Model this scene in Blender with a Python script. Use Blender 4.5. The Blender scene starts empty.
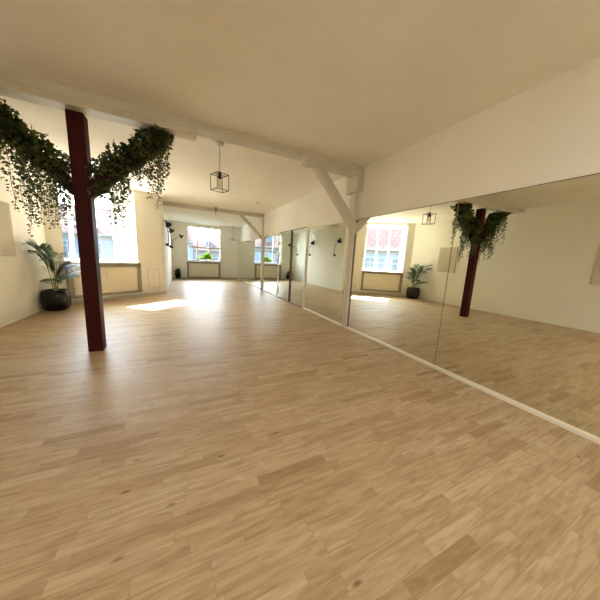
import bpy, bmesh, math, random
from mathutils import Vector, Matrix
R = random.Random(7)
sc = bpy.context.scene
COL = sc.collection
M_X = 2.7974      # mirror wall plane
L_X = -2.511      # left wall
ZC = 2.834        # ceiling
Y_FAR = 13.896
LAMP_X = -0.483
Y_B = 3.72        # first beam
Y_2 = 9.215        # second beam
Y_BACK = -3.2

# ------------------------------------------------------------------ materials
def new_mat(name):
    m = bpy.data.materials.new(name); m.use_nodes = True
    nt = m.node_tree
    return m, nt, nt.nodes['Principled BSDF']

def paint(name, col, rough=0.6, var=0.04, scale=3.0, bump=0.0, bscale=60, metal=0.0, spec=0.4, coat=0.0):
    m, nt, b = new_mat(name)
    N, Lk = nt.nodes, nt.links
    tc = N.new('ShaderNodeTexCoord')
    n = N.new('ShaderNodeTexNoise'); n.inputs['Scale'].default_value = scale; n.inputs['Detail'].default_value = 5
    Lk.new(tc.outputs['Object'], n.inputs['Vector'])
    r = N.new('ShaderNodeValToRGB')
    r.color_ramp.elements[0].position = 0.3; r.color_ramp.elements[1].position = 0.7
    r.color_ramp.elements[0].color = tuple(c*(1-var) for c in col)+(1,)
    r.color_ramp.elements[1].color = tuple(min(1, c*(1+var)) for c in col)+(1,)
    Lk.new(n.outputs['Fac'], r.inputs['Fac']); Lk.new(r.outputs['Color'], b.inputs['Base Color'])
    b.inputs['Roughness'].default_value = rough; b.inputs['Metallic'].default_value = metal
    b.inputs['Specular IOR Level'].default_value = spec
    b.inputs['Coat Weight'].default_value = coat
    if bump:
        n2 = N.new('ShaderNodeTexNoise'); n2.inputs['Scale'].default_value = bscale; n2.inputs['Detail'].default_value = 3
        Lk.new(tc.outputs['Object'], n2.inputs['Vector'])
        bp = N.new('ShaderNodeBump'); bp.inputs['Strength'].default_value = bump; bp.inputs['Distance'].default_value = 0.01
        Lk.new(n2.outputs['Fac'], bp.inputs['Height']); Lk.new(bp.outputs['Normal'], b.inputs['Normal'])
    return m

def floor_mat():
    m, nt, b = new_mat('birch_parquet')
    N, Lk = nt.nodes, nt.links
    def math_(op, a, c=None, clamp=False):
        n = N.new('ShaderNodeMath'); n.operation = op; n.use_clamp = clamp
        for i, v in enumerate((a, c)):
            if v is None: continue
            if isinstance(v, (int, float)): n.inputs[i].default_value = v
            else: Lk.new(v, n.inputs[i])
        return n.outputs[0]
    tc = N.new('ShaderNodeTexCoord'); sep = N.new('ShaderNodeSeparateXYZ')
    Lk.new(tc.outputs['Object'], sep.inputs[0])
    X, Y = sep.outputs[0], sep.outputs[1]
    yy = math_('DIVIDE', Y, 0.062)
    row = math_('FLOOR', yy)
    wn = N.new('ShaderNodeTexWhiteNoise'); wn.noise_dimensions = '1D'; Lk.new(row, wn.inputs['W'])
    xo = math_('ADD', math_('DIVIDE', X, 0.43), math_('MULTIPLY', wn.outputs['Value'], 7.3))
    colm = math_('FLOOR', xo)
    cb = N.new('ShaderNodeCombineXYZ'); Lk.new(row, cb.inputs[0]); Lk.new(colm, cb.inputs[1])
    w2 = N.new('ShaderNodeTexWhiteNoise'); w2.noise_dimensions = '3D'; Lk.new(cb.outputs[0], w2.inputs['Vector'])
    plank = w2.outputs['Value']
    ramp = N.new('ShaderNodeValToRGB'); Lk.new(plank, ramp.inputs['Fac'])
    e = ramp.color_ramp.elements
    e[0].position = 0.0; e[0].color = (0.37, 0.25, 0.135, 1)
    e[1].position = 1.0; e[1].color = (0.54, 0.42, 0.27, 1)
    for p_, c_ in ((0.06, (0.435, 0.315, 0.18, 1)), (0.25, (0.475, 0.35, 0.21, 1)), (0.6, (0.50, 0.375, 0.23, 1))):
        q = e.new(p_); q.color = c_
    # grain, stretched along the strips and shifted per strip
    mp = N.new('ShaderNodeCombineXYZ')
    Lk.new(math_('MULTIPLY', X, 2.4), mp.inputs[0]); Lk.new(math_('MULTIPLY', Y, 22.0), mp.inputs[1])
    Lk.new(math_('MULTIPLY', plank, 40.0), mp.inputs[2])
    gn = N.new('ShaderNodeTexNoise'); gn.inputs['Scale'].default_value = 2.2; gn.inputs['Detail'].default_value = 6
    gn.inputs['Distortion'].default_value = 0.7
    Lk.new(mp.outputs[0], gn.inputs['Vector'])
    gr = N.new('ShaderNodeValToRGB'); Lk.new(gn.outputs['Fac'], gr.inputs['Fac'])
    gr.color_ramp.elements[0].position = 0.28; gr.color_ramp.elements[0].color = (0.66, 0.58, 0.48, 1)
    gr.color_ramp.elements[1].position = 0.62; gr.color_ramp.elements[1].color = (1.06, 1.05, 1.03, 1)
    mx = N.new('ShaderNodeMix'); mx.data_type = 'RGBA'; mx.blend_type = 'MULTIPLY'; mx.inputs[0].default_value = 0.8
    Lk.new(ramp.outputs['Color'], mx.inputs[6]); Lk.new(gr.outputs['Color'], mx.inputs[7])
    # knots
    kv = N.new('ShaderNodeCombineXYZ')
    Lk.new(math_('MULTIPLY', X, 4.5), kv.inputs[0]); Lk.new(math_('MULTIPLY', Y, 11.0), kv.inputs[1])
    vo = N.new('ShaderNodeTexVoronoi'); vo.inputs['Scale'].default_value = 1.0; Lk.new(kv.outputs[0], vo.inputs['Vector'])
    sepc = N.new('ShaderNodeSeparateColor'); Lk.new(vo.outputs['Color'], sepc.inputs[0])
    sel = math_('GREATER_THAN', sepc.outputs[0], 0.58)
    kn = math_('MULTIPLY', math_('SUBTRACT', 1.0, math_('MULTIPLY', vo.outputs['Distance'], 7.0), True), sel)
    mk = N.new('ShaderNodeMix'); mk.data_type = 'RGBA'
    Lk.new(math_('MULTIPLY', kn, 1.0), mk.inputs[0]); Lk.new(mx.outputs[2], mk.inputs[6]); mk.inputs[7].default_value = (0.12, 0.05, 0.02, 1)
    # joints
    fy = math_('FRACT', yy); fx = math_('FRACT', xo)
    jy = math_('MAXIMUM', math_('LESS_THAN', fy, 0.022), math_('LESS_THAN', fx, 0.004))
    mj = N.new('ShaderNodeMix'); mj.data_type = 'RGBA'
    Lk.new(math_('MULTIPLY', jy, 0.5), mj.inputs[0]); Lk.new(mk.outputs[2], mj.inputs[6]); mj.inputs[7].default_value = (0.16, 0.08, 0.035, 1)
    Lk.new(mj.outputs[2], b.inputs['Base Color'])
    rg = N.new('ShaderNodeMapRange'); Lk.new(gn.outputs['Fac'], rg.inputs['Value'])
    rg.inputs['To Min'].default_value = 0.36; rg.inputs['To Max'].default_value = 0.54
    Lk.new(rg.outputs[0], b.inputs['Roughness'])
    b.inputs['Specular IOR Level'].default_value = 0.24
    bp = N.new('ShaderNodeBump'); bp.inputs['Strength'].default_value = 0.12; bp.inputs['Distance'].default_value = 0.004
    Lk.new(gn.outputs['Fac'], bp.inputs['Height']); Lk.new(bp.outputs['Normal'], b.inputs['Normal'])
    return m

def mirror_mat():
    m, nt, b = new_mat('mirror_silver')
    N, Lk = nt.nodes, nt.links
    tc = N.new('ShaderNodeTexCoord'); n = N.new('ShaderNodeTexNoise'); n.inputs['Scale'].default_value = 0.7
    Lk.new(tc.outputs['Object'], n.inputs['Vector'])
    r = N.new('ShaderNodeValToRGB'); Lk.new(n.outputs['Fac'], r.inputs['Fac'])
    r.color_ramp.elements[0].color = (0.85, 0.87, 0.78, 1); r.color_ramp.elements[1].color = (0.86, 0.88, 0.79, 1)
    Lk.new(r.outputs['Color'], b.inputs['Base Color'])
    b.inputs['Metallic'].default_value = 1; b.inputs['Roughness'].default_value = 0.0
    return m

def glass_mat():
    m = bpy.data.materials.new('window_glass'); m.use_nodes = True
    nt = m.node_tree; N, Lk = nt.nodes, nt.links
    N.clear()
    o = N.new('ShaderNodeOutputMaterial'); mix = N.new('ShaderNodeMixShader'); t = N.new('ShaderNodeBsdfTransparent')
    g = N.new('ShaderNodeBsdfGlossy'); g.inputs['Roughness'].default_value = 0.02
    fr = N.new('ShaderNodeFresnel'); fr.inputs['IOR'].default_value = 1.3
    t.inputs['Color'].default_value = (0.96, 0.98, 0.98, 1)
    Lk.new(fr.outputs[0], mix.inputs[0]); Lk.new(t.outputs[0], mix.inputs[1]); Lk.new(g.outputs[0], mix.inputs[2])
    Lk.new(mix.outputs[0], o.inputs['Surface'])
    return m

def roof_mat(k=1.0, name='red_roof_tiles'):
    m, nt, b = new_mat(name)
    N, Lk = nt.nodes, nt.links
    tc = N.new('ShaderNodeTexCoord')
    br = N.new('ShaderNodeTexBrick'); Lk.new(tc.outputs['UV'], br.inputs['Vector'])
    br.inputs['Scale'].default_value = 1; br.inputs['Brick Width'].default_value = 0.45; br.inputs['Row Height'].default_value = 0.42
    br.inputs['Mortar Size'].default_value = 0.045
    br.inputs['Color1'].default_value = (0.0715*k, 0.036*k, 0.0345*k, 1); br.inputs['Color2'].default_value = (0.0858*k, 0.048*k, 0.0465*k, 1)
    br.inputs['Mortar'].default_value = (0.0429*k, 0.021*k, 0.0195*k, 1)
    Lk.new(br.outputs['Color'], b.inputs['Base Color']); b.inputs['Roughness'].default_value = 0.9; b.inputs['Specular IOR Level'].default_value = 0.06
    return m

def leaf_mat(name, c0, c1, trans=0.25, scale=9.0):
    m, nt, b = new_mat(name)
    N, Lk = nt.nodes, nt.links
    tc = N.new('ShaderNodeTexCoord'); n = N.new('ShaderNodeTexNoise'); n.inputs['Scale'].default_value = scale
    Lk.new(tc.outputs['Object'], n.inputs['Vector'])
    r = N.new('ShaderNodeValToRGB'); Lk.new(n.outputs['Fac'], r.inputs['Fac'])
    r.color_ramp.elements[0].position = 0.35; r.color_ramp.elements[1].position = 0.65
    r.color_ramp.elements[0].color = c0+(1,); r.color_ramp.elements[1].color = c1+(1,)
    Lk.new(r.outputs['Color'], b.inputs['Base Color'])
    b.inputs['Roughness'].default_value = 0.5; b.inputs['Specular IOR Level'].default_value = 0.3
    out = [x for x in N if x.type == 'OUTPUT_MATERIAL'][0]
    tr = N.new('ShaderNodeBsdfTranslucent'); Lk.new(r.outputs['Color'], tr.inputs['Color'])
    mix = N.new('ShaderNodeMixShader'); mix.inputs[0].default_value = trans
    Lk.new(b.outputs[0], mix.inputs[1]); Lk.new(tr.outputs[0], mix.inputs[2]); Lk.new(mix.outputs[0], out.inputs['Surface'])
    return m

def facade_mat(name, wall, win, bw, rh, mort):
    m, nt, b = new_mat(name)
    return m

MW = paint('wall_plaster', (0.87, 0.845, 0.755), 0.75, 0.025, 1.2, 0.15, 25)
MWO = paint('alcove_plaster', (0.87, 0.84, 0.745), 0.75, 0.02, 1.2, 0.1, 25)
MC = paint('ceiling_plaster', (0.88, 0.85, 0.765), 0.8, 0.03, 1.6, 0.35, 7)
MWHITE = paint('white_gloss_paint', (0.82, 0.785, 0.70), 0.35, 0.015, 4)
MBEAM = paint('white_painted_timber', (0.63, 0.60, 0.51), 0.5, 0.04, 6, 0.25, 18)
MRED = paint('oxblood_painted_timber', (0.045, 0.0025, 0.002), 0.5, 0.18, 7, 0.3, 20, spec=0.15)
MFLOOR = floor_mat(); MMIR = mirror_mat(); MGLASS = glass_mat(); MROOF = roof_mat(); MROOF2 = roof_mat(.42, 'sun_dimmed_roof_tiles')  # MROOF2: same tiles, colour darkened to offset the sun on those roofs
MFRAME = paint('radiator_niche_grey_green', (0.30, 0.275, 0.20), 0.45, 0.04, 5)
MRAD = paint('radiator_cream_enamel', (0.80, 0.74, 0.60), 0.35, 0.02, 4)
MBROWN = paint('dark_brown_timber', (0.075, 0.028, 0.018), 0.4, 0.15, 9)
MSEAL = paint('dark_seal', (0.17, 0.15, 0.115), 0.6, 0.05, 9)
MALU = paint('mirror_edge_trim', (0.62, 0.56, 0.48), 0.35, 0.03, 9)
MBLACK = paint('black_lacquered_metal', (0.012, 0.012, 0.014), 0.35, 0.1, 12)
MCHROME = paint('brushed_nickel', (0.55, 0.52, 0.48), 0.3, 0.05, 30, metal=1.0)
MPOT = paint('black_glazed_ceramic', (0.006, 0.006, 0.007), 0.16, 0.2, 14, 0.25, 30, coat=0.1)
MSOIL = paint('potting_soil', (0.04, 0.025, 0.015), 0.95, 0.3, 40, 0.8, 60)
MCANVAS = paint('raw_linen_canvas', (0.60, 0.54, 0.42), 0.9, 0.10, 3, 0.5, 120)
MIVY = leaf_mat('ivy_leaf', (0.022, 0.036, 0.010), (0.13, 0.165, 0.04), 0.3)
MVINE = leaf_mat('ivy_stem', (0.03, 0.04, 0.015), (0.06, 0.07, 0.02), 0.0)
MPALM = leaf_mat('palm_leaf', (0.035, 0.075, 0.035), (0.13, 0.20, 0.08), 0.25, 5)
MSTALK = leaf_mat('palm_stalk', (0.14, 0.20, 0.06), (0.25, 0.28, 0.10), 0.0, 5)
MLIME = leaf_mat('lime_leaf', (0.16, 0.30, 0.02), (0.42, 0.60, 0.06), 0.45, 9)
MDARKL = leaf_mat('dark_leaf', (0.015, 0.05, 0.015), (0.05, 0.11, 0.03), 0.15, 9)
MPOTW = paint('white_ceramic', (0.75, 0.72, 0.62), 0.3, 0.03, 12)
MBULB = paint('clear_bulb', (0.75, 0.66, 0.45), 0.1, 0.05, 20)
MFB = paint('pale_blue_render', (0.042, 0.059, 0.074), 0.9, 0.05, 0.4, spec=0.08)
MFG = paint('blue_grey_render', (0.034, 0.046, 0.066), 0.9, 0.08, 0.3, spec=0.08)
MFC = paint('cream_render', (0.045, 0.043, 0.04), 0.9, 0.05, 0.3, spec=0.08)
MFFR = paint('far_window_frames', (0.07, 0.073, 0.076), 0.8, 0.03, 1, spec=0.1)
MPANE = paint('dark_far_panes', (0.016, 0.022, 0.03), 0.5, 0.2, 0.5, spec=0.15)
MSTREET = paint('street_paving', (0.30, 0.29, 0.27), 0.9, 0.1, 0.5)
MTREE = leaf_mat('far_tree_leaf', (0.05, 0.075, 0.035), (0.09, 0.13, 0.055), 0.1, 1.0)

# ------------------------------------------------------------------ mesh helpers
def link(name, bm, mat, parent=None, smooth=False):
    me = bpy.data.meshes.new(name)
    bmesh.ops.recalc_face_normals(bm, faces=bm.faces[:])
    bm.to_mesh(me); bm.free()
    if smooth:
        for p in me.polygons: p.use_smooth = True
    me.materials.append(mat)
    o = bpy.data.objects.new(name, me); COL.objects.link(o)
    if parent is not None: o.parent = parent
    return o

def raw_link(name, verts, faces, mat, parent=None):
    me = bpy.data.meshes.new(name); me.from_pydata(verts, [], faces); me.update()
    me.materials.append(mat)
    o = bpy.data.objects.new(name, me); COL.objects.link(o)
    if parent is not None: o.parent = parent
    return o

def bx(bm, x0, x1, y0, y1, z0, z1, bevel=0.0, mtx=None):
    r = bmesh.ops.create_cube(bm, size=1)
    vs = r['verts']
    for v in vs:
        v.co = Vector(((x0+x1)/2 + v.co.x*(x1-x0), (y0+y1)/2 + v.co.y*(y1-y0), (z0+z1)/2 + v.co.z*(z1-z0)))
    if bevel:
        es = list({e for v in vs for e in v.link_edges})
        rr = bmesh.ops.bevel(bm, geom=es, offset=bevel, segments=2, affect='EDGES', profile=0.5)
        vs = list({v for f in rr['faces'] for v in f.verts} | {v for v in vs if v.is_valid})
    if mtx is not None:
        for v in vs: v.co = mtx @ v.co
    return vs

def bar(bm, a, b, w, d, bevel=0.0, side=None):
    """square bar from a to b, w across 'side', d across the other"""
    a, b = Vector(a), Vector(b); t = (b-a); L = t.length; t.normalize()
    s = Vector(side) if side else (Vector((0, 0, 1)) if abs(t.z) < 0.95 else Vector((1, 0, 0)))
    u = s - t*s.dot(t); u.normalize(); v = t.cross(u)
    mt = Matrix((u, v, t)).transposed().to_4x4(); mt.translation = (a+b)/2
    bx(bm, -w/2, w/2, -d/2, d/2, -L/2, L/2, bevel, mt)

def tube(bm, pts, rad, seg=8, cap=True):
    pts = [Vector(p) for p in pts]
    rads = rad if isinstance(rad, (list, tuple)) else [rad]*len(pts)
    rings = []; ref = None
    for i, p in enumerate(pts):
        t = (pts[min(i+1, len(pts)-1)] - pts[max(i-1, 0)]).normalized()
        if ref is None:
            ref = Vector((0, 0, 1)) if abs(t.z) < 0.9 else Vector((1, 0, 0))
        u = (ref - t*ref.dot(t)).normalized(); v = t.cross(u); ref = u
        rings.append([bm.verts.new(p + (u*math.cos(2*math.pi*k/seg) + v*math.sin(2*math.pi*k/seg))*rads[i]) for k in range(seg)])
    for a, b in zip(rings, rings[1:]):
        for k in range(seg):
            bm.faces.new((a[k], a[(k+1) % seg], b[(k+1) % seg], b[k]))
    if cap:
        bm.faces.new(rings[0][::-1]); bm.faces.new(rings[-1])

def lathe(bm, prof, seg=32, mtx=None, sq=0.0, wob=0.0):
    """prof: (r,z) list; sq: squareness; wob: rib amplitude"""
    rings = []
    for r, z in prof:
        ring = []
        for k in range(seg):
            a = 2*math.pi*k/seg
            f = 1.0
            if sq: f = 1/((abs(math.cos(a))**(2+sq) + abs(math.sin(a))**(2+sq))**(1/(2+sq)))
            f *= 1 + wob*math.cos(a*seg/4)
            co = Vector((r*f*math.cos(a), r*f*math.sin(a), z))
            if mtx is not None: co = mtx @ co
            ring.append(bm.verts.new(co))
        rings.append(ring)
    for a, b in zip(rings, rings[1:]):
        for k in range(seg):
            bm.faces.new((a[k], a[(k+1) % seg], b[(k+1) % seg], b[k]))
    bm.faces.new(rings[0][::-1]); bm.faces.new(rings[-1])

def box_obj(name, dims, mat, parent=None, bevel=0.0):
    bm = bmesh.new(); bx(bm, *dims, bevel=bevel)
    return link(name, bm, mat, parent)

def structure(o):
    o['kind'] = 'structure'; return o

def tag(o, label, cat, group=None):
    o['label'] = label; o['category'] = cat
    if group: o['group'] = group
    return o

def empty(name, loc, label=None, cat=None, group=None, rotz=0):
    o = bpy.data.objects.new(name, None); o.empty_display_size = 0.1; COL.objects.link(o)
    o.location = loc; o.rotation_euler = (0, 0, rotz)
    if label: tag(o, label, cat, group)
    return o

def world_children(root, objs):
    """meshes built in world coordinates, hung under a root placed elsewhere"""
    bpy_m = Matrix.Translation(root.location) @ Matrix.Rotation(root.rotation_euler[2], 4, 'Z')
    inv = bpy_m.inverted()
    for o in objs:
        o.data.transform(inv); o.parent = root

# ------------------------------------------------------------------ room shell
A = Vector((L_X, 6.85, 0)); B = Vector((LAMP_X, 8.50, 0))
U = (B-A); WL = U.length; U.normalize()
NIN = Vector((U.y, -U.x, 0))          # into the room
OB = Matrix(((U.x, -NIN.x, 0, A.x), (U.y, -NIN.y, 0, A.y), (0, 0, 1, 0), (0, 0, 0, 1)))   # local: x along the wall, y outwards
TH = 0.25

def poly_slab(name, pts, z0, z1, mat):
    bm = bmesh.new()
    lo = [bm.verts.new((x, y, z0)) for x, y in pts]; hi = [bm.verts.new((x, y, z1)) for x, y in pts]
    bm.faces.new(lo); bm.faces.new(hi)
    for i in range(len(pts)):
        j = (i+1) % len(pts); bm.faces.new((lo[i], lo[j], hi[j], hi[i]))
    return structure(link(name, bm, mat))

outline = [(L_X, Y_BACK), (M_X, Y_BACK), (M_X, Y_FAR), (LAMP_X, Y_FAR), (LAMP_X, 8.50), (L_X, 6.85)]
big = [(L_X-.05, Y_BACK-.05), (M_X+.05, Y_BACK-.05), (M_X+.05, Y_FAR+.05), (LAMP_X-.14, Y_FAR+.05), (LAMP_X-.14, 8.50), (L_X-.05, 6.85)]
poly_slab('floor', outline, -0.12, 0.0, MFLOOR)
poly_slab('ceiling', big, ZC, ZC+0.2, MC)
bm = bmesh.new(); bx(bm, LAMP_X-.12, M_X, Y_2+.08, Y_FAR, ZC-.065, ZC)
structure(link('trim_1', bm, MC))

def holed(bm, x0, x1, z0, z1, hx0, hx1, hz0, hz1, y0, y1, mtx=None):
    bx(bm, x0, hx0, y0, y1, z0, z1, mtx=mtx); bx(bm, hx1, x1, y0, y1, z0, z1, mtx=mtx)
    bx(bm, hx0, hx1, y0, y1, z0, hz0, mtx=mtx); bx(bm, hx0, hx1, y0, y1, hz1, z1, mtx=mtx)
def wall_box(name, x0, x1, y0, y1, z0=-0.12, z1=ZC+.2, mat=MW):
    return structure(box_obj(name, (x0, x1, y0, y1, z0, z1), mat))
bm = bmesh.new()
WLM = Matrix(((0, -1, 0, L_X), (1, 0, 0, 0), (0, 0, 1, 0), (0, 0, 0, 1)))
bx(bm, Y_BACK, 6.85, 0, TH, -.12, ZC+.2, mtx=WLM)
structure(link('wall_left', bm, MW))
wall_box('wall_right', M_X, M_X+TH, Y_BACK, Y_FAR)
# lamp wall: lower part stands proud of the upper part by a narrow ledge
bm = bmesh.new()
bx(bm, LAMP_X-TH, LAMP_X, 8.50, Y_FAR, -0.12, 2.235)
bx(bm, LAMP_X-TH, LAMP_X-0.11, 8.50, Y_FAR, 2.235, ZC+.2)
structure(link('wall_inner_left', bm, MW))
# far wall with window opening
FX0, FX1, FZ0, FZ1 = 0.19, 1.88, 0.90, 2.64
bm = bmesh.new(); holed(bm, LAMP_X-TH, M_X+TH, -.12, ZC+.2, FX0, FX1, FZ0, FZ1, Y_FAR, Y_FAR+.3)
structure(link('wall_far', bm, MW))
# angled wall with the deep dormer opening
T0, T1, WZ0, WZ1, DEP = 0.27, 1.81, 0.925, 2.76, 0.97
bm = bmesh.new(); holed(bm, -0.16, WL-0.0, -.12, ZC+.2, T0, T1, WZ0, WZ1, 0, TH, OB)
structure(link('wall_angled', bm, MWO))
bm = bmesh.new()
bx(bm, T0-.12, T0, TH-.01, DEP+.1, WZ0-.12, WZ1+.12, mtx=OB)
bx(bm, T1, T1+.12, TH-.01, DEP+.1, WZ0-.12, WZ1+.12, mtx=OB)
bx(bm, T0, T1, TH-.01, DEP+.1, WZ1, WZ1+.12, mtx=OB)
bx(bm, T0, T1, TH-.01, DEP+.1, WZ0-.12, WZ0, mtx=OB)
structure(link('trim_2', bm, MWHITE))
# back wall (behind the camera)
bm = bmesh.new(); bx(bm, L_X-TH, M_X+TH, Y_BACK-TH, Y_BACK, -.12, ZC+.2)
structure(link('wall_back', bm, MW))

# windows
def window(name, x0, x1, z0, z1, cols, zt, mtx, y=0.0, fw=0.055, tilt=0.0, mat=MWHITE):
    """window unit in local wall coordinates; y outward, leaning inward at the top by tilt"""
    def sh(m): return m
    S = Matrix.Identity(4); S[1][2] = -tilt/(z1-z0); S[1][3] = y + tilt*z0/(z1-z0)
    mm = mtx @ S
    bm = bmesh.new()
    bx(bm, x0, x1, -.03, .04, z0, z0+fw, mtx=mm); bx(bm, x0, x1, -.03, .04, z1-fw, z1, mtx=mm)
    bx(bm, x0, x0+fw, -.03, .04, z0, z1, mtx=mm); bx(bm, x1-fw, x1, -.03, .04, z0, z1, mtx=mm)
    root = structure(link(name, bm, mat))
    bm = bmesh.new()
    for c in cols: bx(bm, c-.034, c+.034, -.025, .035, z0+fw, z1-fw, mtx=mm)
    bx(bm, x0+fw, x1-fw, -.02, .03, zt-.034, zt+.034, mtx=mm)
    link('mullions', bm, mat, root)
    bm = bmesh.new(); bx(bm, x0+fw*.5, x1-fw*.5, .0, .006, z0+fw*.5, z1-fw*.5, mtx=mm)
    link('window_pane', bm, MGLASS, root)
    return root
w = window('window_1', T0, T1, WZ0, WZ1, (T0+(T1-T0)*.345, T0+(T1-T0)*.665), 1.86, OB, y=DEP, tilt=0.15)
bm = bmesh.new(); bx(bm, T0+.002, T1-.002, -.05, DEP-.1, WZ0, WZ0+.018, mtx=OB)
link('window_sill', bm, MWHITE, w)
FARM = Matrix.Translation((0, Y_FAR, 0))
w = window('window_2', FX0, FX1, FZ0, FZ1, (0.70, 1.28), 1.59, FARM, y=0.12)
bm = bmesh.new(); bx(bm, FX0-.02, FX1+.02, -.14, .12, FZ0-.03, FZ0, bevel=.004, mtx=FARM)
link('window_sill', bm, MWHITE, w)
# baseboards
def board(name, a, b, h=.09, t=.014):
    a, b = Vector(a), Vector(b); u = (b-a).normalized(); n = Vector((-u.y, u.x, 0))
    mt = Matrix(((u.x, n.x, 0, a.x), (u.y, n.y, 0, a.y), (0, 0, 1, 0), (0, 0, 0, 1)))
    bm = bmesh.new(); bx(bm, 0, (b-a).length, 0, t, 0, h, bevel=.003, mtx=mt)
    return structure(link(name, bm, MBEAM))
board('baseboard_angled', (B.x, B.y, 0), (A.x, A.y, 0), .075)
board('baseboard_far', (M_X, Y_FAR, 0), (LAMP_X, Y_FAR, 0), .05)

# small panelled hatch at the right end of the angled wall
bm = bmesh.new()
for q in ((2.07, 2.085, .2, .77), (2.40, 2.415, .2, .77), (2.07, 2.415, .2, .212), (2.07, 2.415, .758, .77), (2.232, 2.240, .2, .77)):
    bx(bm, q[0], q[1], -.004, 0, q[2], q[3], mtx=OB)
structure(link('trim_3', bm, MBEAM))

# ------------------------------------------------------------------ mirrors along the right wall
ZM = 1.985
def mirror(y0, y1, label):
    e = empty('wall_mirror', (M_X, (y0+y1)/2, 0.03), label, 'mirror', None)
    o1 = box_obj('mirror_glass', (M_X-.006, M_X-.0005, y0+.004, y1-.004, .035, ZM), MMIR)
    bm = bmesh.new(); bx(bm, M_X-.008, M_X-.0005, y0+.002, y1-.002, ZM, ZM+.006)
    bx(bm, M_X-.0062, M_X-.0005, y0, y0+.004, .035, ZM+.006); bx(bm, M_X-.0062, M_X-.0005, y1-.004, y1, .035, ZM+.006)
    o2 = link('edge_trim', bm, MSEAL)
    world_children(e, [o1, o2]); return e
mirror(-0.6, 1.83, 'large wall mirror nearest the camera, right of the thin seam, reflecting bare left wall')
mirror(1.83, 3.615, 'wall mirror between the near white post and the thin seam, reflecting window and palm')
mirror(3.80, 5.47, 'wall mirror between the mirrored double door and the near white post')
mirror(7.47, 9.145, 'narrow-looking wall mirror between the far white post and the mirrored double door')
mirror(9.285, Y_FAR-.01, 'farthest wall mirror, running from the far white post to the end wall')
# white bottom rail and vertical trims
def rail(name, y0, y1):
    return structure(box_obj(name, (M_X-.032, M_X, y0, y1, 0, .036), MWHITE, bevel=.004))
rail('trim_4', -3.2, 3.615); rail('trim_5', 3.80, 5.50); rail('trim_6', 7.43, 9.145); rail('trim_7', 9.285, Y_FAR-.01)
structure(box_obj('trim_8', (M_X-.03, M_X, 5.465, 5.52, .0, 2.06), MWHITE, bevel=.003))
structure(box_obj('trim_9', (M_X-.03, M_X, 7.41, 7.47, .0, 2.10), MWHITE, bevel=.003))
structure(box_obj('trim_10', (M_X-.02, M_X, 5.52, 7.41, 0, .022), MBROWN))
structure(box_obj('trim_11', (M_X-.02, M_X, 5.52, 7.41, 2.03, 2.05), MBROWN))
def leaf_door(name, y0, y1, hinges, brown_at):
    r = structure(box_obj(name, (M_X-.014, M_X-.001, y0, y1, .022, 2.03), MWHITE))
    box_obj('door_mirror', (M_X-.019, M_X-.014, y0+.02, y1-.02, .03, 2.02), MMIR, r)
    bm = bmesh.new()
    for yy in brown_at: bx(bm, M_X-.045, M_X-.001, yy-.022, yy+.022, .022, 2.03)
    if brown_at: link('door_edge', bm, MBROWN, r)
    for z in hinges:
        bm = bmesh.new(); tube(bm, [(M_X-.028, y1-.03, z-.05), (M_X-.028, y1-.03, z+.05)], .012, 10)
        link('hinge', bm, MCHROME, r, True)
    return r
leaf_door('door_1', 6.42, 7.40, (.25, 1.35, 1.72), (6.43,))
leaf_door('door_2', 5.53, 6.41, (), ())

# ------------------------------------------------------------------ beams, posts, braces
def beam(name, x0, x1, y, w, z0, z1, label):
    bm = bmesh.new()
    n = 26; rr = random.Random(len(label))
    bx(bm, x0, x1, y-w/2, y+w/2, z0, z1, bevel=.006)
    return tag(link(name, bm, MBEAM), label, 'beam')
beam('ceiling_beam', L_X, M_X-.12, Y_B-.12, .18, 2.745, ZC, 'white painted ceiling beam crossing the room above the red post')
beam('ceiling_beam', LAMP_X-.1, M_X-.052, Y_2, .15, 2.72, ZC, 'distant white ceiling beam crossing before the far window, carried by the far white post')

def saddle(x0, x1, y, z0, z1):
    y -= .11
    bm = bmesh.new()
    prof = [(x0, z1), (x0, z0+.02), (x0+.035, z0), (x1-.035, z0), (x1, z0+.02), (x1, z1)]
    f = [bm.verts.new((x, y-.09, z)) for x, z in prof]; g = [bm.verts.new((x, y+.09, z)) for x, z in prof]
    bm.faces.new(f); bm.faces.new(g)
    for i in range(6):
        j = (i+1) % 6; bm.faces.new((f[i], f[j], g[j], g[i]))
    return bm
tag(link('beam_saddle', saddle(-2.14, 0.20, Y_B, 2.678, 2.745), MBEAM), 'white timber saddle block under the beam above the red post', 'beam saddle')
tag(link('beam_saddle', saddle(1.70, M_X-.12, Y_B, 2.678, 2.745), MBEAM), 'white timber saddle block under the beam beside the near white wall post', 'beam saddle')

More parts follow.
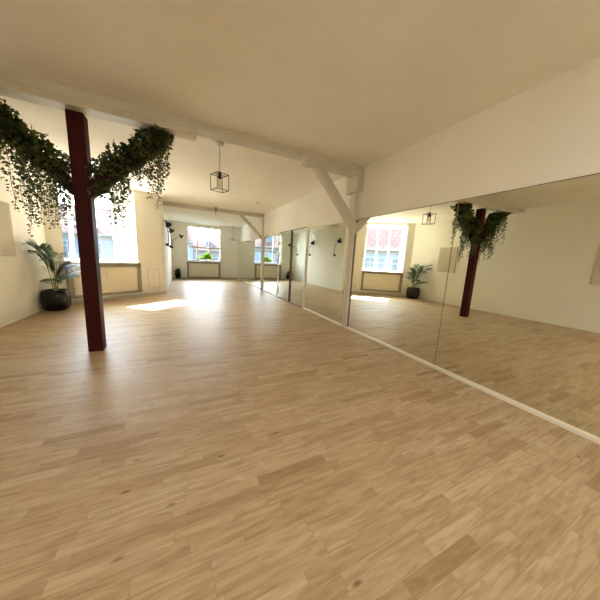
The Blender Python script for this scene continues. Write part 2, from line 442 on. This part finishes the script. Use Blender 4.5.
PX = -0.995
red = empty('timber_post', (PX, Y_B, 0), 'dark red timber post with two braces standing on the open floor', 'post')
def prism_brace(xa, za, xb, zb, y, thick, w, zcut, xcut):
    """brace in the xz plane, ends cut flush to the post face (xcut) and beam (zcut)"""
    d = Vector((xb-xa, 0, zb-za)).normalized(); n = Vector((-d.z, 0, d.x))
    if n.z < 0: n = -n
    pa, pb = Vector((xa, 0, za)), Vector((xb, 0, zb))
    def at_x(p, x): return p + d*((x-p.x)/d.x)
    def at_z(p, z): return p + d*((z-p.z)/d.z)
    lo, hi = pa - n*thick/2, pa + n*thick/2
    pr = [at_x(lo, xcut), at_z(lo, zcut), at_z(hi, zcut), at_x(hi, xcut)]
    bm = bmesh.new()
    f = [bm.verts.new((p.x, y-w/2, p.z)) for p in pr]; g = [bm.verts.new((p.x, y+w/2, p.z)) for p in pr]
    bm.faces.new(f); bm.faces.new(g)
    for i in range(4):
        j = (i+1) % 4; bm.faces.new((f[i], f[j], g[j], g[i]))
    bmesh.ops.bevel(bm, geom=bm.edges[:], offset=.006, segments=1, affect='EDGES')
    return bm
p1 = box_obj('post', (PX-.075, PX+.075, Y_B-.075, Y_B+.075, 0, 2.678), MRED, bevel=.008)
b1 = link('brace', prism_brace(PX-.07, 1.90, PX-.97, 2.80, Y_B, .135, .12, 2.678, PX-.072), MRED)
b2 = link('brace', prism_brace(PX+.07, 1.90, PX+.97, 2.80, Y_B, .135, .12, 2.678, PX+.072), MRED)
world_children(red, [p1, b1, b2])
for o in (b1, b2): pass
near = empty('timber_post', (M_X-.03, 3.71, 0), 'near white timber wall post with one brace, standing between mirrors', 'post')
bm = bmesh.new(); bx(bm, M_X-.022, M_X, 3.62, 3.795, 0, 2.0, bevel=.003)
o1 = link('casing', bm, MWHITE)
bm = bmesh.new(); bx(bm, M_X-.06, M_X, 3.64, 3.79, 2.0, 2.45, bevel=.004); bx(bm, M_X-.030, M_X, 3.66, 3.76, 0.04, 2.0)
o2 = link('post', bm, MBEAM)
bm = bmesh.new(); bx(bm, M_X-.12, M_X, 3.52, 3.85, 2.44, ZC-.0, bevel=.006); o3 = link('post_head', bm, MBEAM)
o4 = link('brace', prism_brace(M_X-.05, 1.88, 1.98, 2.70, Y_B-.06, .125, .13, 2.678, M_X-.004), MBEAM)
bm = bmesh.new()
for yy in (3.618, 3.797): bx(bm, M_X-.024, M_X-.0, yy-.003, yy+.003, .04, 1.985)
o5 = link('casing_joint', bm, MSEAL)
world_children(near, [o1, o2, o3, o4, o5])
far = empty('timber_post', (M_X-.03, Y_2, 0), 'far white timber wall post with a slim brace, before the end of the mirrors', 'post')
bm = bmesh.new(); bx(bm, M_X-.05, M_X, Y_2-.065, Y_2+.065, 0, ZC, bevel=.004); o1 = link('post', bm, MBEAM)
o2 = link('brace', prism_brace(M_X-.05, 1.97, 1.95, 2.72, Y_2, .10, .10, 2.72, M_X-.004), MBEAM)
world_children(far, [o1, o2])

# ------------------------------------------------------------------ radiators
def radiator(mtx, x0, x1, z0, z1, label, valve):
    c = mtx @ Vector(((x0+x1)/2, -.05, 0)); rz = math.atan2(mtx[1][0], mtx[0][0])
    root = empty('radiator', (c.x, c.y, 0), label, 'radiator', None, rz)
    parts = []
    bm = bmesh.new(); f = .09
    bx(bm, x0, x1, -.10, 0, z1-f, z1, bevel=.004, mtx=mtx); bx(bm, x0, x1, -.10, 0, z0, z0+.05, bevel=.004, mtx=mtx)
    bx(bm, x0, x0+f, -.10, 0, z0, z1, bevel=.004, mtx=mtx); bx(bm, x1-f, x1, -.10, 0, z0, z1, bevel=.004, mtx=mtx)
    parts.append(link('surround', bm, MFRAME))
    bm = bmesh.new(); bx(bm, x0+f+.02, x1-f-.02, -.065, -.02, z0+.06, z1-f-.02, bevel=.004, mtx=mtx)
    n = int((x1-x0-2*f)/.035)
    for i in range(n):
        x = x0+f+.03+i*.035
        bx(bm, x, x+.022, -.071, -.064, z0+.08, z1-f-.04, mtx=mtx)
    parts.append(link('panel', bm, MRAD))
    bm = bmesh.new(); zz = z1-f-.13
    vx = valve
    tube(bm, [mtx @ Vector((vx, -.07, zz)), mtx @ Vector((vx, -.125, zz))], .022, 12)
    tube(bm, [mtx @ Vector((vx, -.085, zz)), mtx @ Vector((vx, -.085, zz-.12)), mtx @ Vector((vx, -.05, zz-.14))], .009, 8)
    parts.append(link('valve', bm, MWHITE, None, True))
    world_children(root, parts); return root
radiator(OB, T0-.02, T1+.02, .13, .925, 'cream panel radiator in a grey-green surround below the dormer window at left', T0+.74)
radiator(FARM, .20, 1.84, .03, .865, 'cream panel radiator in a grey-green surround under the far window', .45)

# ------------------------------------------------------------------ canvases
def canvas(y0, y1, z0, z1, label):
    e = empty('blank_canvas', (L_X, (y0+y1)/2, z0), label, 'canvas')
    bm = bmesh.new(); bx(bm, L_X+.004, L_X+.04, y0, y1, z0, z1, bevel=.008)
    # folded corners and slightly sagging cloth
    o = link('cloth', bm, MCANVAS)
    bm = bmesh.new()
    for a in ((y0+.01, y1-.01, z0+.01, z0+.04), (y0+.01, y1-.01, z1-.04, z1-.01), (y0+.01, y0+.04, z0+.04, z1-.04), (y1-.04, y1-.01, z0+.04, z1-.04)):
        bx(bm, L_X+.0005, L_X+.006, *a)
    o2 = link('stretcher_frame', bm, MBROWN)
    world_children(e, [o, o2])
canvas(5.09, 5.70, 1.07, 1.90, 'blank beige canvas on the left wall beside the potted palm')
canvas(1.36, 2.07, 1.05, 1.93, 'blank beige canvas seen only reflected at the right edge of the picture')

# ------------------------------------------------------------------ pendant cage lamp
def cage_pendant(x, y):
    r = empty('pendant_lamp', (x, y, ZC), 'black wire cage pendant lamp hanging near the white beam', 'lamp')
    bm = bmesh.new(); lathe(bm, [(.035, -.032), (.055, -.028), (.06, 0.0)], 24); link('ceiling_rose', bm, MCHROME, r, True)
    bm = bmesh.new(); tube(bm, [(0, 0, -.03), (0.002, 0, -.2), (0, 0, -.39)], .0035, 6); link('cord', bm, MSEAL, r, True)
    bm = bmesh.new(); lathe(bm, [(.012, -.39), (.024, -.395), (.024, -.45), (.028, -.455), (.028, -.485), (.022, -.488)][::-1], 20); link('lamp_holder', bm, MBLACK, r, True)
    bm = bmesh.new(); t = .008; a = .092; zt, zb = -.43, -.645
    for rot in (0,):
        rm = Matrix.Rotation(math.radians(22), 4, 'Z')
        P = [rm @ Vector((sx*a, sy*a, 0)) for sx, sy in ((-1, -1), (1, -1), (1, 1), (-1, 1))]
        for i in range(4):
            p, q = P[i], P[(i+1) % 4]
            for z in (zt, zb): bar(bm, p+Vector((0, 0, z)), q+Vector((0, 0, z)), t, t)
            bar(bm, p+Vector((0, 0, zb-t/2)), p+Vector((0, 0, zt+t/2)), t, t)
        bar(bm, (P[0]+P[3])/2+Vector((0, 0, zt)), (P[1]+P[2])/2+Vector((0, 0, zt)), t, t)
    link('wire_cage', bm, MBLACK, r)
    bm = bmesh.new(); lathe(bm, [(.004, -.60), (.018, -.595), (.029, -.57), (.03, -.55), (.02, -.515), (.013, -.49), (.013, -.485)], 20); link('bulb', bm, MBULB, r, True)
cage_pendant(.52, 3.95)

# far pendant with flat shade
r = empty('pendant_lamp', (2.40, 13.3, ZC-.065), 'small distant pendant lamp with a flat shade near the end wall corner', 'lamp')
bm = bmesh.new(); lathe(bm, [(.03, -.02), (.045, 0)], 20); link('ceiling_rose', bm, MCHROME, r, True)
bm = bmesh.new(); tube(bm, [(0, 0, -.02), (0, 0, -.60)], .005, 6); link('cord', bm, MSEAL, r, True)
bm = bmesh.new(); lathe(bm, [(.23, -.715), (.235, -.70), (.09, -.67), (.04, -.63), (.03, -.58)], 28); link('shade', bm, MCANVAS, r, True)
# small ceiling spotlight before the far beam
r = empty('ceiling_spotlight', (1.05, 8.98, ZC), 'small dark spotlight on the ceiling before the distant beam, above the far window', 'lamp')
bm = bmesh.new(); lathe(bm, [(.05, -.025), (.06, 0)], 20); link('base', bm, MCHROME, r, True)
bm = bmesh.new(); lathe(bm, [(.02, -.03), (.045, -.05), (.05, -.12), (.03, -.13)][::-1], 16, Matrix.Rotation(.2, 4, 'X')); link('lamp_head', bm, MFRAME, r, True)
bm = bmesh.new(); tube(bm, [(0, 0, -.10), (0, .01, -.24)], .012, 8); link('stem', bm, MFRAME, r, True)
# recessed downlight
r = empty('recessed_downlight', (2.06, 7.42, ZC), 'tiny round recessed downlight in the ceiling near the mirror wall', 'lamp')
bm = bmesh.new(); lathe(bm, [(.04, -.012), (.062, -.008), (.066, 0)], 24); link('rim', bm, MCHROME, r, True)
bm = bmesh.new(); lathe(bm, [(.03, -.014), (.034, -.011)], 20); link('lens', bm, MBULB, r, True)

# ------------------------------------------------------------------ swing arm wall lamps
def wall_lamp(y, label, swing):
    r = empty('wall_lamp', (LAMP_X, y, 1.5), label, 'lamp', 'black swing arm lamps on the inner left wall')
    bm = bmesh.new(); lathe(bm, [(.034, 0), (.034, .02), (.02, .03)], 18, Matrix.Rotation(math.pi/2, 4, 'Y')); 
    bx(bm, .02, .10, -.012, .012, -.04, .05, bevel=.004)
    link('wall_bracket', bm, MBLACK, r)
    bm = bmesh.new()
    e1 = Vector((.09, -.05, .42)) if not swing else Vector((.11, 0, .33))
    h = Vector((.07, -.38, .66)) if not swing else Vector((.42, .16, .58))
    tube(bm, [(.09, 0, -.02), e1], .011, 10); tube(bm, [e1, h], .010, 10)
    bmesh.ops.create_uvsphere(bm, u_segments=12, v_segments=8, radius=.022, matrix=Matrix.Translation(e1))
    link('arm', bm, MBLACK, r, True)
    d = Vector((.55, -.35, -.75)) if not swing else Vector((.75, 0, -.66))
    mt = Matrix.Translation(h) @ d.to_track_quat('Z', 'Y').to_matrix().to_4x4()
    bm = bmesh.new()
    lathe(bm, [(.012, -.07), (.03, -.065), (.034, 0.0), (.05, .025), (.105, .115), (.098, .115), (.04, .03)], 24, mt)
    link('lamp_head', bm, MBLACK, r, True)
wall_lamp(9.15, 'black swing arm wall lamp nearest the angled wall, the leftmost of three', False)
wall_lamp(11.5, 'middle one of the three black swing arm wall lamps', False)
wall_lamp(13.0, 'black wall lamp nearest the far window, its arm swung out into the room', True)

# ------------------------------------------------------------------ leaves
def add_leaf(V, F, p, d, up, L, W, kind=0):
    """p base, d direction, up normal-ish"""
    s = d.cross(up)
    if s.length < 1e-4: s = d.cross(Vector((1, 0, 0)))
    s.normalize(); n = s.cross(d).normalized()
    i = len(V)
    if kind == 0:      # ivy-like lobed leaf
        V += [tuple(p), tuple(p+d*L*.25+s*W*.5-n*L*.06), tuple(p+d*L*.6+s*W*.33+n*L*.02), tuple(p+d*L-n*L*.15),
              tuple(p+d*L*.6-s*W*.33+n*L*.02), tuple(p+d*L*.25-s*W*.5-n*L*.06), tuple(p+d*L*.45+n*L*.08)]
        F += [(i, i+1, i+6), (i+1, i+2, i+6), (i+2, i+3, i+6), (i+3, i+4, i+6), (i+4, i+5, i+6), (i+5, i, i+6)]
    else:              # lanceolate leaflet
        V += [tuple(p), tuple(p+d*L*.3+s*W*.5), tuple(p+d*L*.65+s*W*.38-n*L*.05), tuple(p+d*L-n*L*.16),
              tuple(p+d*L*.65-s*W*.38-n*L*.05), tuple(p+d*L*.3-s*W*.5)]
        F += [(i, i+1, i+5), (i+1, i+2, i+4, i+5), (i+2, i+3, i+4)]

def rdir(r=R):
    while True:
        v = Vector((r.uniform(-1, 1), r.uniform(-1, 1), r.uniform(-1, 1)))
        if .05 < v.length < 1: return v.normalized()

def trailing_plant(sign, label, strands, n_mass, seed):
    rr = random.Random(seed)
    def axis(s):      # along the brace, s 0 at the post, 1 at the beam
        return Vector((PX + sign*(.07 + .82*s), Y_B, 1.95 + .78*s))
    root = empty('trailing_ivy', tuple(axis(.5)), label, 'plant', 'trailing ivy on the braces of the red post')
    objs = []
    V, F = [], []
    for k in range(n_mass):
        s = rr.random()**.85
        s = .10 + .84*s
        c = axis(s)
        ang = rr.uniform(0, 2*math.pi)
        clump = .5+.5*math.sin(s*17+seed)*math.sin(s*7.3+1)
        rad = rr.uniform(.06, .12 + .09*clump)
        # round the brace: mostly above and at both sides
        off = Vector((0, math.cos(ang)*rad*1.15, 0)) + Vector((-sign*.7, 0, .7))*(math.sin(ang)*rad)
        if math.sin(ang) < -0.2: 
            if rr.random() < .6: continue
            off *= .75
        if s < .26 and math.sin(ang) < .1: continue
        p = c + off; p.z = min(p.z, 2.66)
        
        d = (off.normalized()*.5 + rdir(rr)*.7 + Vector((0, 0, -.35))).normalized()
        add_leaf(V, F, p, d, rdir(rr), rr.uniform(.035, .06), rr.uniform(.03, .045))
    objs.append(raw_link('foliage', V, F, MIVY))
    for (s, y, ln) in strands:
        V, F = [], []
        base = axis(s) + Vector((0, y, rr.uniform(-.02, .05)))
        p = base.copy(); pts = [p.copy()]
        wob = rr.uniform(0, 6.28); drift = Vector((rr.uniform(-.05, .05), rr.uniform(-.06, .06) + (.03 if y > 0 else -.03), 0))
        n = max(4, int(ln/.028))
        for i in range(n):
            f = i/n
            p = p + Vector((math.sin(wob+i*.5)*.005, math.cos(wob*1.7+i*.43)*.005, -.028)) + drift*.028
            pts.append(p.copy())
            q = 4 if rr.random() < .6 else 3
            if f > .8: q = 2
            for _ in range(q):
                a = rr.uniform(0, 6.28)
                o = Vector((math.cos(a), math.sin(a), rr.uniform(-.7, .1))).normalized()
                add_leaf(V, F, p + o*rr.uniform(.004, .028)*(1.3-.5*f), o, rdir(rr), rr.uniform(.028, .044)*(1-.25*f), rr.uniform(.024, .036)*(1-.25*f))
        v = raw_link('trailing_vine', V, F, MIVY)
        bm = bmesh.new(); tube(bm, pts[::2] if len(pts) > 6 else pts, .0022, 4); st = link('stem', bm, MVINE)
        objs.append(v); st.parent = v; objs_st.append((st, root))
    world_children(root, objs)
    for st, rt in objs_st: st.data.transform(Matrix.Translation(rt.location).inverted())
    objs_st.clear()
objs_st = []
def strands(spec, seed):
    rr = random.Random(seed); out = []
    for s, ln in spec:
        ln = ln*1.3
        for k in range(3):
            out.append((min(1.0, max(.04, s+rr.uniform(-.035, .035))), rr.choice((-1, 1))*rr.uniform(.07, .15), ln*rr.uniform(.7, 1.0) if k else ln))
    return out
LEFT = [(.07, .30), (.13, .36), (.2, .52), (.27, .42), (.33, .60), (.41, .66), (.47, .34), (.54, .78), (.60, .42), (.68, .30), (.76, .36), (.84, .62), (.92, .50), (.98, .66)]
RIGHT = [(.06, .16), (.13, .26), (.2, .28), (.26, .52), (.33, .66), (.39, .40), (.47, .20), (.55, .24), (.62, .34), (.70, .30), (.78, .52), (.86, .62), (.92, .48)]
trailing_plant(-1, 'trailing ivy draped over the left brace of the red post', strands(LEFT, 3), 2300, 11)
trailing_plant(1, 'trailing ivy draped over the right brace of the red post', strands(RIGHT, 5), 2300, 23)

# ------------------------------------------------------------------ potted palm
palm = empty('potted_palm', (-2.30, 6.42, 0), 'tall palm in a glossy black pot in the corner by the dormer window', 'plant')
bm = bmesh.new()
prof = [(.13, 0), (.165, .015), (.195, .08), (.205, .18), (.205, .28), (.197, .36), (.18, .40), (.175, .41), (.165, .40), (.165, .36)]
lathe(bm, prof, 64, None, sq=1.2, wob=.012)
link('pot', bm, MPOT, palm, True)
bm = bmesh.new(); lathe(bm, [(.16, .35), (.163, .372), (.05, .385)], 32); link('soil', bm, MSOIL, palm, True)
rp = random.Random(4)
fr = [(-1.9, .98, .42, 0), (-1.65, .86, .50, 0), (-2.6, .92, .26, 0), (-1.2, .74, .36, 0), (-.6, .62, .42, 0), (-.2, .48, .40, 1), (.5, .66, .30, 0),
      (-.8, .42, .55, 1), (1.3, .80, .14, 0), (-1.4, .34, .46, 1), (2.0, .60, .12, 0)]
for az, h, reach, k in fr:
    hd = Vector((math.cos(az), math.sin(az), 0))
    if hd.x < 0: reach *= .62 if hd.x < -.75 else .85
    if hd.y > 0.3: reach *= .7
    b0 = Vector((rp.uniform(-.04, .04), rp.uniform(-.04, .04), .37))
    pts = []
    n = 26
    for i in range(n+1):
        t = i/n
        z = h*(1.35*t - .42*t**2.6) ; x = reach*(t**1.9)*1.15
        pts.append(b0 + hd*x + Vector((0, 0, z)))
    bm = bmesh.new(); tube(bm, pts, [.0065*(1-.75*i/n) for i in range(n+1)], 6)
    st = link('frond', bm, MSTALK, palm, True)
    V, F = [], []
    for i in range(9, n+1):
        t = i/n; p = pts[i]; d = (pts[min(i+1, n)]-pts[i-1]).normalized()
        side = d.cross(Vector((0, 0, 1))).normalized()
        L = .25*math.sin(math.pi*min(1, (t-.28)/.80))**.7*(h/.95)**.5 + .05
        for sgn in (-1, 1):
            for e in (0, .5):
                q = p + (pts[min(i+1, n)]-p)*e
                dd = (d*.75 + side*sgn*.75 + Vector((0, 0, -.22+rp.uniform(-.1, .1)))).normalized()
                tip = q+dd*L+palm.location
                if tip.x < L_X+.03:
                    dd.x = max(dd.x, 0.02); dd.normalize()
                    if (q+palm.location).x < L_X+.02: continue
                add_leaf(V, F, q, dd, Vector((0, 0, 1))+side*sgn*-.3, L, .021, 1)
    V = [(max(v[0], L_X+.012-palm.location.x), v[1], v[2]) for v in V]
    raw_link('leaflets', V, F, MPALM, st)

# ------------------------------------------------------------------ small far plants
def small_plant(name, loc, pot_r, pot_h, potm, leafm, n, h, rad, label, seed):
    rr = random.Random(seed)
    r = empty(name, loc, label, 'plant')
    bm = bmesh.new(); lathe(bm, [(pot_r*.72, 0), (pot_r*.8, .01), (pot_r, pot_h*.92), (pot_r*1.05, pot_h*.94), (pot_r*1.05, pot_h), (pot_r*.9, pot_h), (pot_r*.88, pot_h*.85)], 28)
    link('pot', bm, potm, r, True)
    V, F = [], []
    bm = bmesh.new()
    for k in range(n):
        a = rr.uniform(0, 6.28); e = rr.uniform(.15, 1.4)
        d = Vector((math.cos(a)*math.cos(e), math.sin(a)*math.cos(e), math.sin(e)))
        L = rr.uniform(.5, 1.0)
        p0 = Vector((0, 0, pot_h*.85)); p1 = p0 + Vector((d.x*rad*L, d.y*rad*L, d.z*h*L))
        tube(bm, [p0, (p0+p1)/2+Vector((0, 0, .03)), p1], .003, 4)
        for _ in range(5):
            add_leaf(V, F, p0.lerp(p1, rr.uniform(.5, 1)), (d+rdir(rr)*.8).normalized(), rdir(rr), rr.uniform(.07, .12), rr.uniform(.045, .07))
    V = [(v[0], min(v[1], .09), v[2]) for v in V]
    for v in bm.verts: v.co.y = min(v.co.y, .09)
    link('stems', bm, MVINE, r); raw_link('leaves', V, F, leafm, r)
small_plant('potted_plant', (-.23, 13.62, 0), .14, .26, MPOT, MDARKL, 26, .30, .17, 'dark leafy plant in a black pot on the floor left of the far radiator', 2)
small_plant('potted_plant', (1.16, 13.87, .90), .075, .12, MPOTW, MLIME, 70, .32, .42, 'lime green leafy plant on the far window sill', 9)

# ------------------------------------------------------------------ outside
structure(box_obj('ground_outside', (-70, 70, 16.5, 130, -10.3, -10), MSTREET))
structure(box_obj('ground_outside', (-70, -4, -40, 16.5, -10.3, -10), MSTREET))
def building(cx, cy, rz, W, D, z0, eave, ridge, wallm, label, rows, ncol, win_h=1.5, overhang=.4, dormers=0, roofm=None):
    e = empty('apartment_building', (cx, cy, z0), label, 'building', None, rz)
    H = eave-z0
    box_obj('facade', (-W/2, W/2, 0, D, 0, H), wallm, e)
    # gable roof, uv in metres
    bm = bmesh.new(); uvl = bm.loops.layers.uv.new()
    o = overhang; z1 = H; z2 = ridge-z0
    pts = [(-W/2, -o, z1), (W/2, -o, z1), (W/2, D/2, z2), (-W/2, D/2, z2), (W/2, D+o, z1), (-W/2, D+o, z1)]
    vs = [bm.verts.new(p) for p in pts]
    sl = math.hypot(D/2+o, z2-z1)
    for q, uv in (((0, 1, 2, 3), ((0, 0), (W, 0), (W, sl), (0, sl))), ((3, 2, 4, 5), ((0, sl), (W, sl), (W, 0), (0, 0)))):
        f = bm.faces.new([vs[i] for i in q])
        for l, u in zip(f.loops, uv): l[uvl].uv = u
    bm.faces.new((vs[0], vs[3], vs[5])); bm.faces.new((vs[1], vs[4], vs[2])); bm.faces.new((vs[0], vs[5], vs[4], vs[1]))
    link('roof', bm, roofm or MROOF, e)
    bm = bmesh.new(); bx(bm, -W/2, W/2, -o-.12, -o, z1-.12, z1+.03); bx(bm, -W/2, W/2, -.12, 0, z1-.45, z1-.2)
    link('cornice', bm, MFC, e)
    for r_ in range(rows):
        zc = H - 1.5 - r_*3.0
        for c in range(ncol):
            x = -W/2 + W*(c+.5)/ncol
            bm = bmesh.new()
            for a in ((x-.55, x-.45), (x+.45, x+.55), (x-.03, x+.03)): bx(bm, a[0], a[1], -.06, .02, zc-win_h/2, zc+win_h/2)
            for b_ in (zc-win_h/2-.05, zc+win_h*.2, zc+win_h/2-.04): bx(bm, x-.55, x+.55, -.06, .02, b_, b_+.08)
            fr_ = link('window', bm, MFFR, e)
            box_obj('pane', (x-.45, x+.45, -.03, .01, zc-win_h/2, zc+win_h/2), MPANE, fr_)
    for k in range(dormers):
        x = -W/2 + W*(k+.5)/dormers; zz = z1 + (z2-z1)*.32
        bm = bmesh.new(); bx(bm, x-.6, x+.6, -o+.9, D/2, z1+.3, z1+1.5)
        dd = link('dormer', bm, MFC, e)
        box_obj('pane', (x-.4, x+.4, -o+.86, -o+.9, z1+.55, z1+1.35), MPANE, dd)
    return e
wall_ang = math.atan2(U.y, U.x)
# across the street from the dormer: red roof filling the mirrored view
c = A + U*(-2.2) - NIN*11
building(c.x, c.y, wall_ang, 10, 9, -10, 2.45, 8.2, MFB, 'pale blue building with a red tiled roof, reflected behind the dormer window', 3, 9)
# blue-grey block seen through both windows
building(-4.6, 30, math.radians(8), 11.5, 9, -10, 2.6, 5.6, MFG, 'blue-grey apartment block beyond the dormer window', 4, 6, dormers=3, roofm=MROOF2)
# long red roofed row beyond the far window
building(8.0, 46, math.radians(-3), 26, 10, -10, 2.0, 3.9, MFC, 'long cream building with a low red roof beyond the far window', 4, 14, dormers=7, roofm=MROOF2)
for k, (x, y, h_) in enumerate(((3.6, 37, -2.6), (8.6, 39, -.9), (5.2, 29.5, -4.4))):
    rr = random.Random(k+50)
    t = empty('street_tree', (x, y, -10), ['round green street tree beyond the far window, at its left', 'tallest green street tree beyond the far window, at its right', 'lower green street tree beyond the far window, in the middle'][k], 'tree', 'street trees beyond the far window')
    bm = bmesh.new(); tube(bm, [(0, 0, 0), (.1, 0, h_+8)], [.22, .1], 8); link('trunk', bm, MBROWN, t, True)
    V, F = [], []
    for _ in range(700):
        v = rdir(rr)*rr.uniform(.7, 1); p = Vector((v.x*2.0, v.y*2.0, h_+9+v.z*1.7-.6))
        add_leaf(V, F, p, rdir(rr), rdir(rr), .42, .34)
    raw_link('crown', V, F, MTREE, t)

# ------------------------------------------------------------------ light
wd = bpy.data.worlds.new('World'); sc.world = wd; wd.use_nodes = True
nt = wd.node_tree; N, Lk = nt.nodes, nt.links
bg = N['Background']
tc = N.new('ShaderNodeTexCoord'); sp = N.new('ShaderNodeSeparateXYZ'); Lk.new(tc.outputs['Generated'], sp.inputs[0])
rp_ = N.new('ShaderNodeValToRGB'); Lk.new(sp.outputs['Z'], rp_.inputs['Fac'])
rp_.color_ramp.elements[0].position = 0.0; rp_.color_ramp.elements[0].color = (0.92, 0.97, 1.0, 1)
rp_.color_ramp.elements[1].position = 0.6; rp_.color_ramp.elements[1].color = (0.60, 0.78, 1.0, 1)
Lk.new(rp_.outputs['Color'], bg.inputs['Color'])
bg.inputs['Strength'].default_value = 3.6

sun = bpy.data.lights.new('sun', 'SUN'); sun.energy = 11.0; sun.angle = math.radians(.6); sun.color = (1, .95, .86)
so = bpy.data.objects.new('sun', sun); COL.objects.link(so)
el = math.radians(42.5); sd = Vector((.79*math.cos(el), -.61*math.cos(el), -math.sin(el)))
so.rotation_euler = sd.to_track_quat('-Z', 'Y').to_euler(); so.location = (-12, 14, 12)

pcs = OB @ Vector(((T0+T1)/2, DEP+2.4, 5.0))
bl = bpy.data.lights.new('rear_fill_light', 'AREA'); bl.shape = 'RECTANGLE'; bl.size = 4.4; bl.size_y = 2.4; bl.energy = 10; bl.color = (1, .985, .95)  # added fill behind the camera, no fitting there, lifts the near floor
bo = bpy.data.objects.new('rear_fill_light', bl); COL.objects.link(bo); bo.location = (.1, -1.6, ZC-.03)
# added fill lamps boosting skylight, over the dormer and over the far window
for nm, loc, tgt, en in (('fill_over_dormer', pcs, Vector((.4, 5.0, .6)), 90), ('fill_over_far_window', Vector((1.1, 18.2, 5.2)), Vector((1.1, 11.5, .3)), 130)):
    bl = bpy.data.lights.new(nm, 'AREA'); bl.shape = 'RECTANGLE'; bl.size = 2.6; bl.size_y = 2.0; bl.energy = en; bl.color = (1, .99, .96)
    bo = bpy.data.objects.new(nm, bl); COL.objects.link(bo); bo.location = loc
    bo.rotation_euler = (tgt-loc).to_track_quat('-Z', 'Z').to_euler()
def portal(loc, direction, w_, h_):
    l = bpy.data.lights.new('portal', 'AREA'); l.shape = 'RECTANGLE'; l.size = w_; l.size_y = h_
    l.cycles.is_portal = True
    o = bpy.data.objects.new('window_portal', l); COL.objects.link(o)
    o.location = loc; o.rotation_euler = Vector(direction).to_track_quat('-Z', 'Z').to_euler()
pc = OB @ Vector(((T0+T1)/2, DEP+.12, (WZ0+WZ1)/2)); portal(pc, NIN, T1-T0+.1, WZ1-WZ0+.1)
portal(((FX0+FX1)/2, Y_FAR+.35, (FZ0+FZ1)/2), (0, -1, 0), FX1-FX0, FZ1-FZ0)

# ------------------------------------------------------------------ camera
f, yaw, pitch, roll = 243.187, 0.4526, 0.1653, 0.0513
fw = Vector((math.sin(yaw)*math.cos(pitch), math.cos(yaw)*math.cos(pitch), -math.sin(pitch)))
rt = fw.cross(Vector((0, 0, 1))).normalized(); up = rt.cross(fw)
r2 = rt*math.cos(roll)+up*math.sin(roll); u2 = -rt*math.sin(roll)+up*math.cos(roll)
cam = bpy.data.cameras.new('camera'); cam.sensor_width = 36; cam.lens = f/600*36; cam.clip_start = .02; cam.clip_end = 400
co = bpy.data.objects.new('camera', cam); COL.objects.link(co)
mt = Matrix((r2, u2, -fw)).transposed().to_4x4(); mt.translation = (0, 0, 1.25)
co.matrix_world = mt
sc.camera = co
sc.view_settings.view_transform = 'Standard'
sc.view_settings.exposure = 3.15
sc.cycles.max_bounces = 14; sc.cycles.diffuse_bounces = 8; sc.cycles.glossy_bounces = 6; sc.cycles.transparent_max_bounces = 12
sc.cycles.use_denoising = True
sc.cycles.sample_clamp_indirect = 6
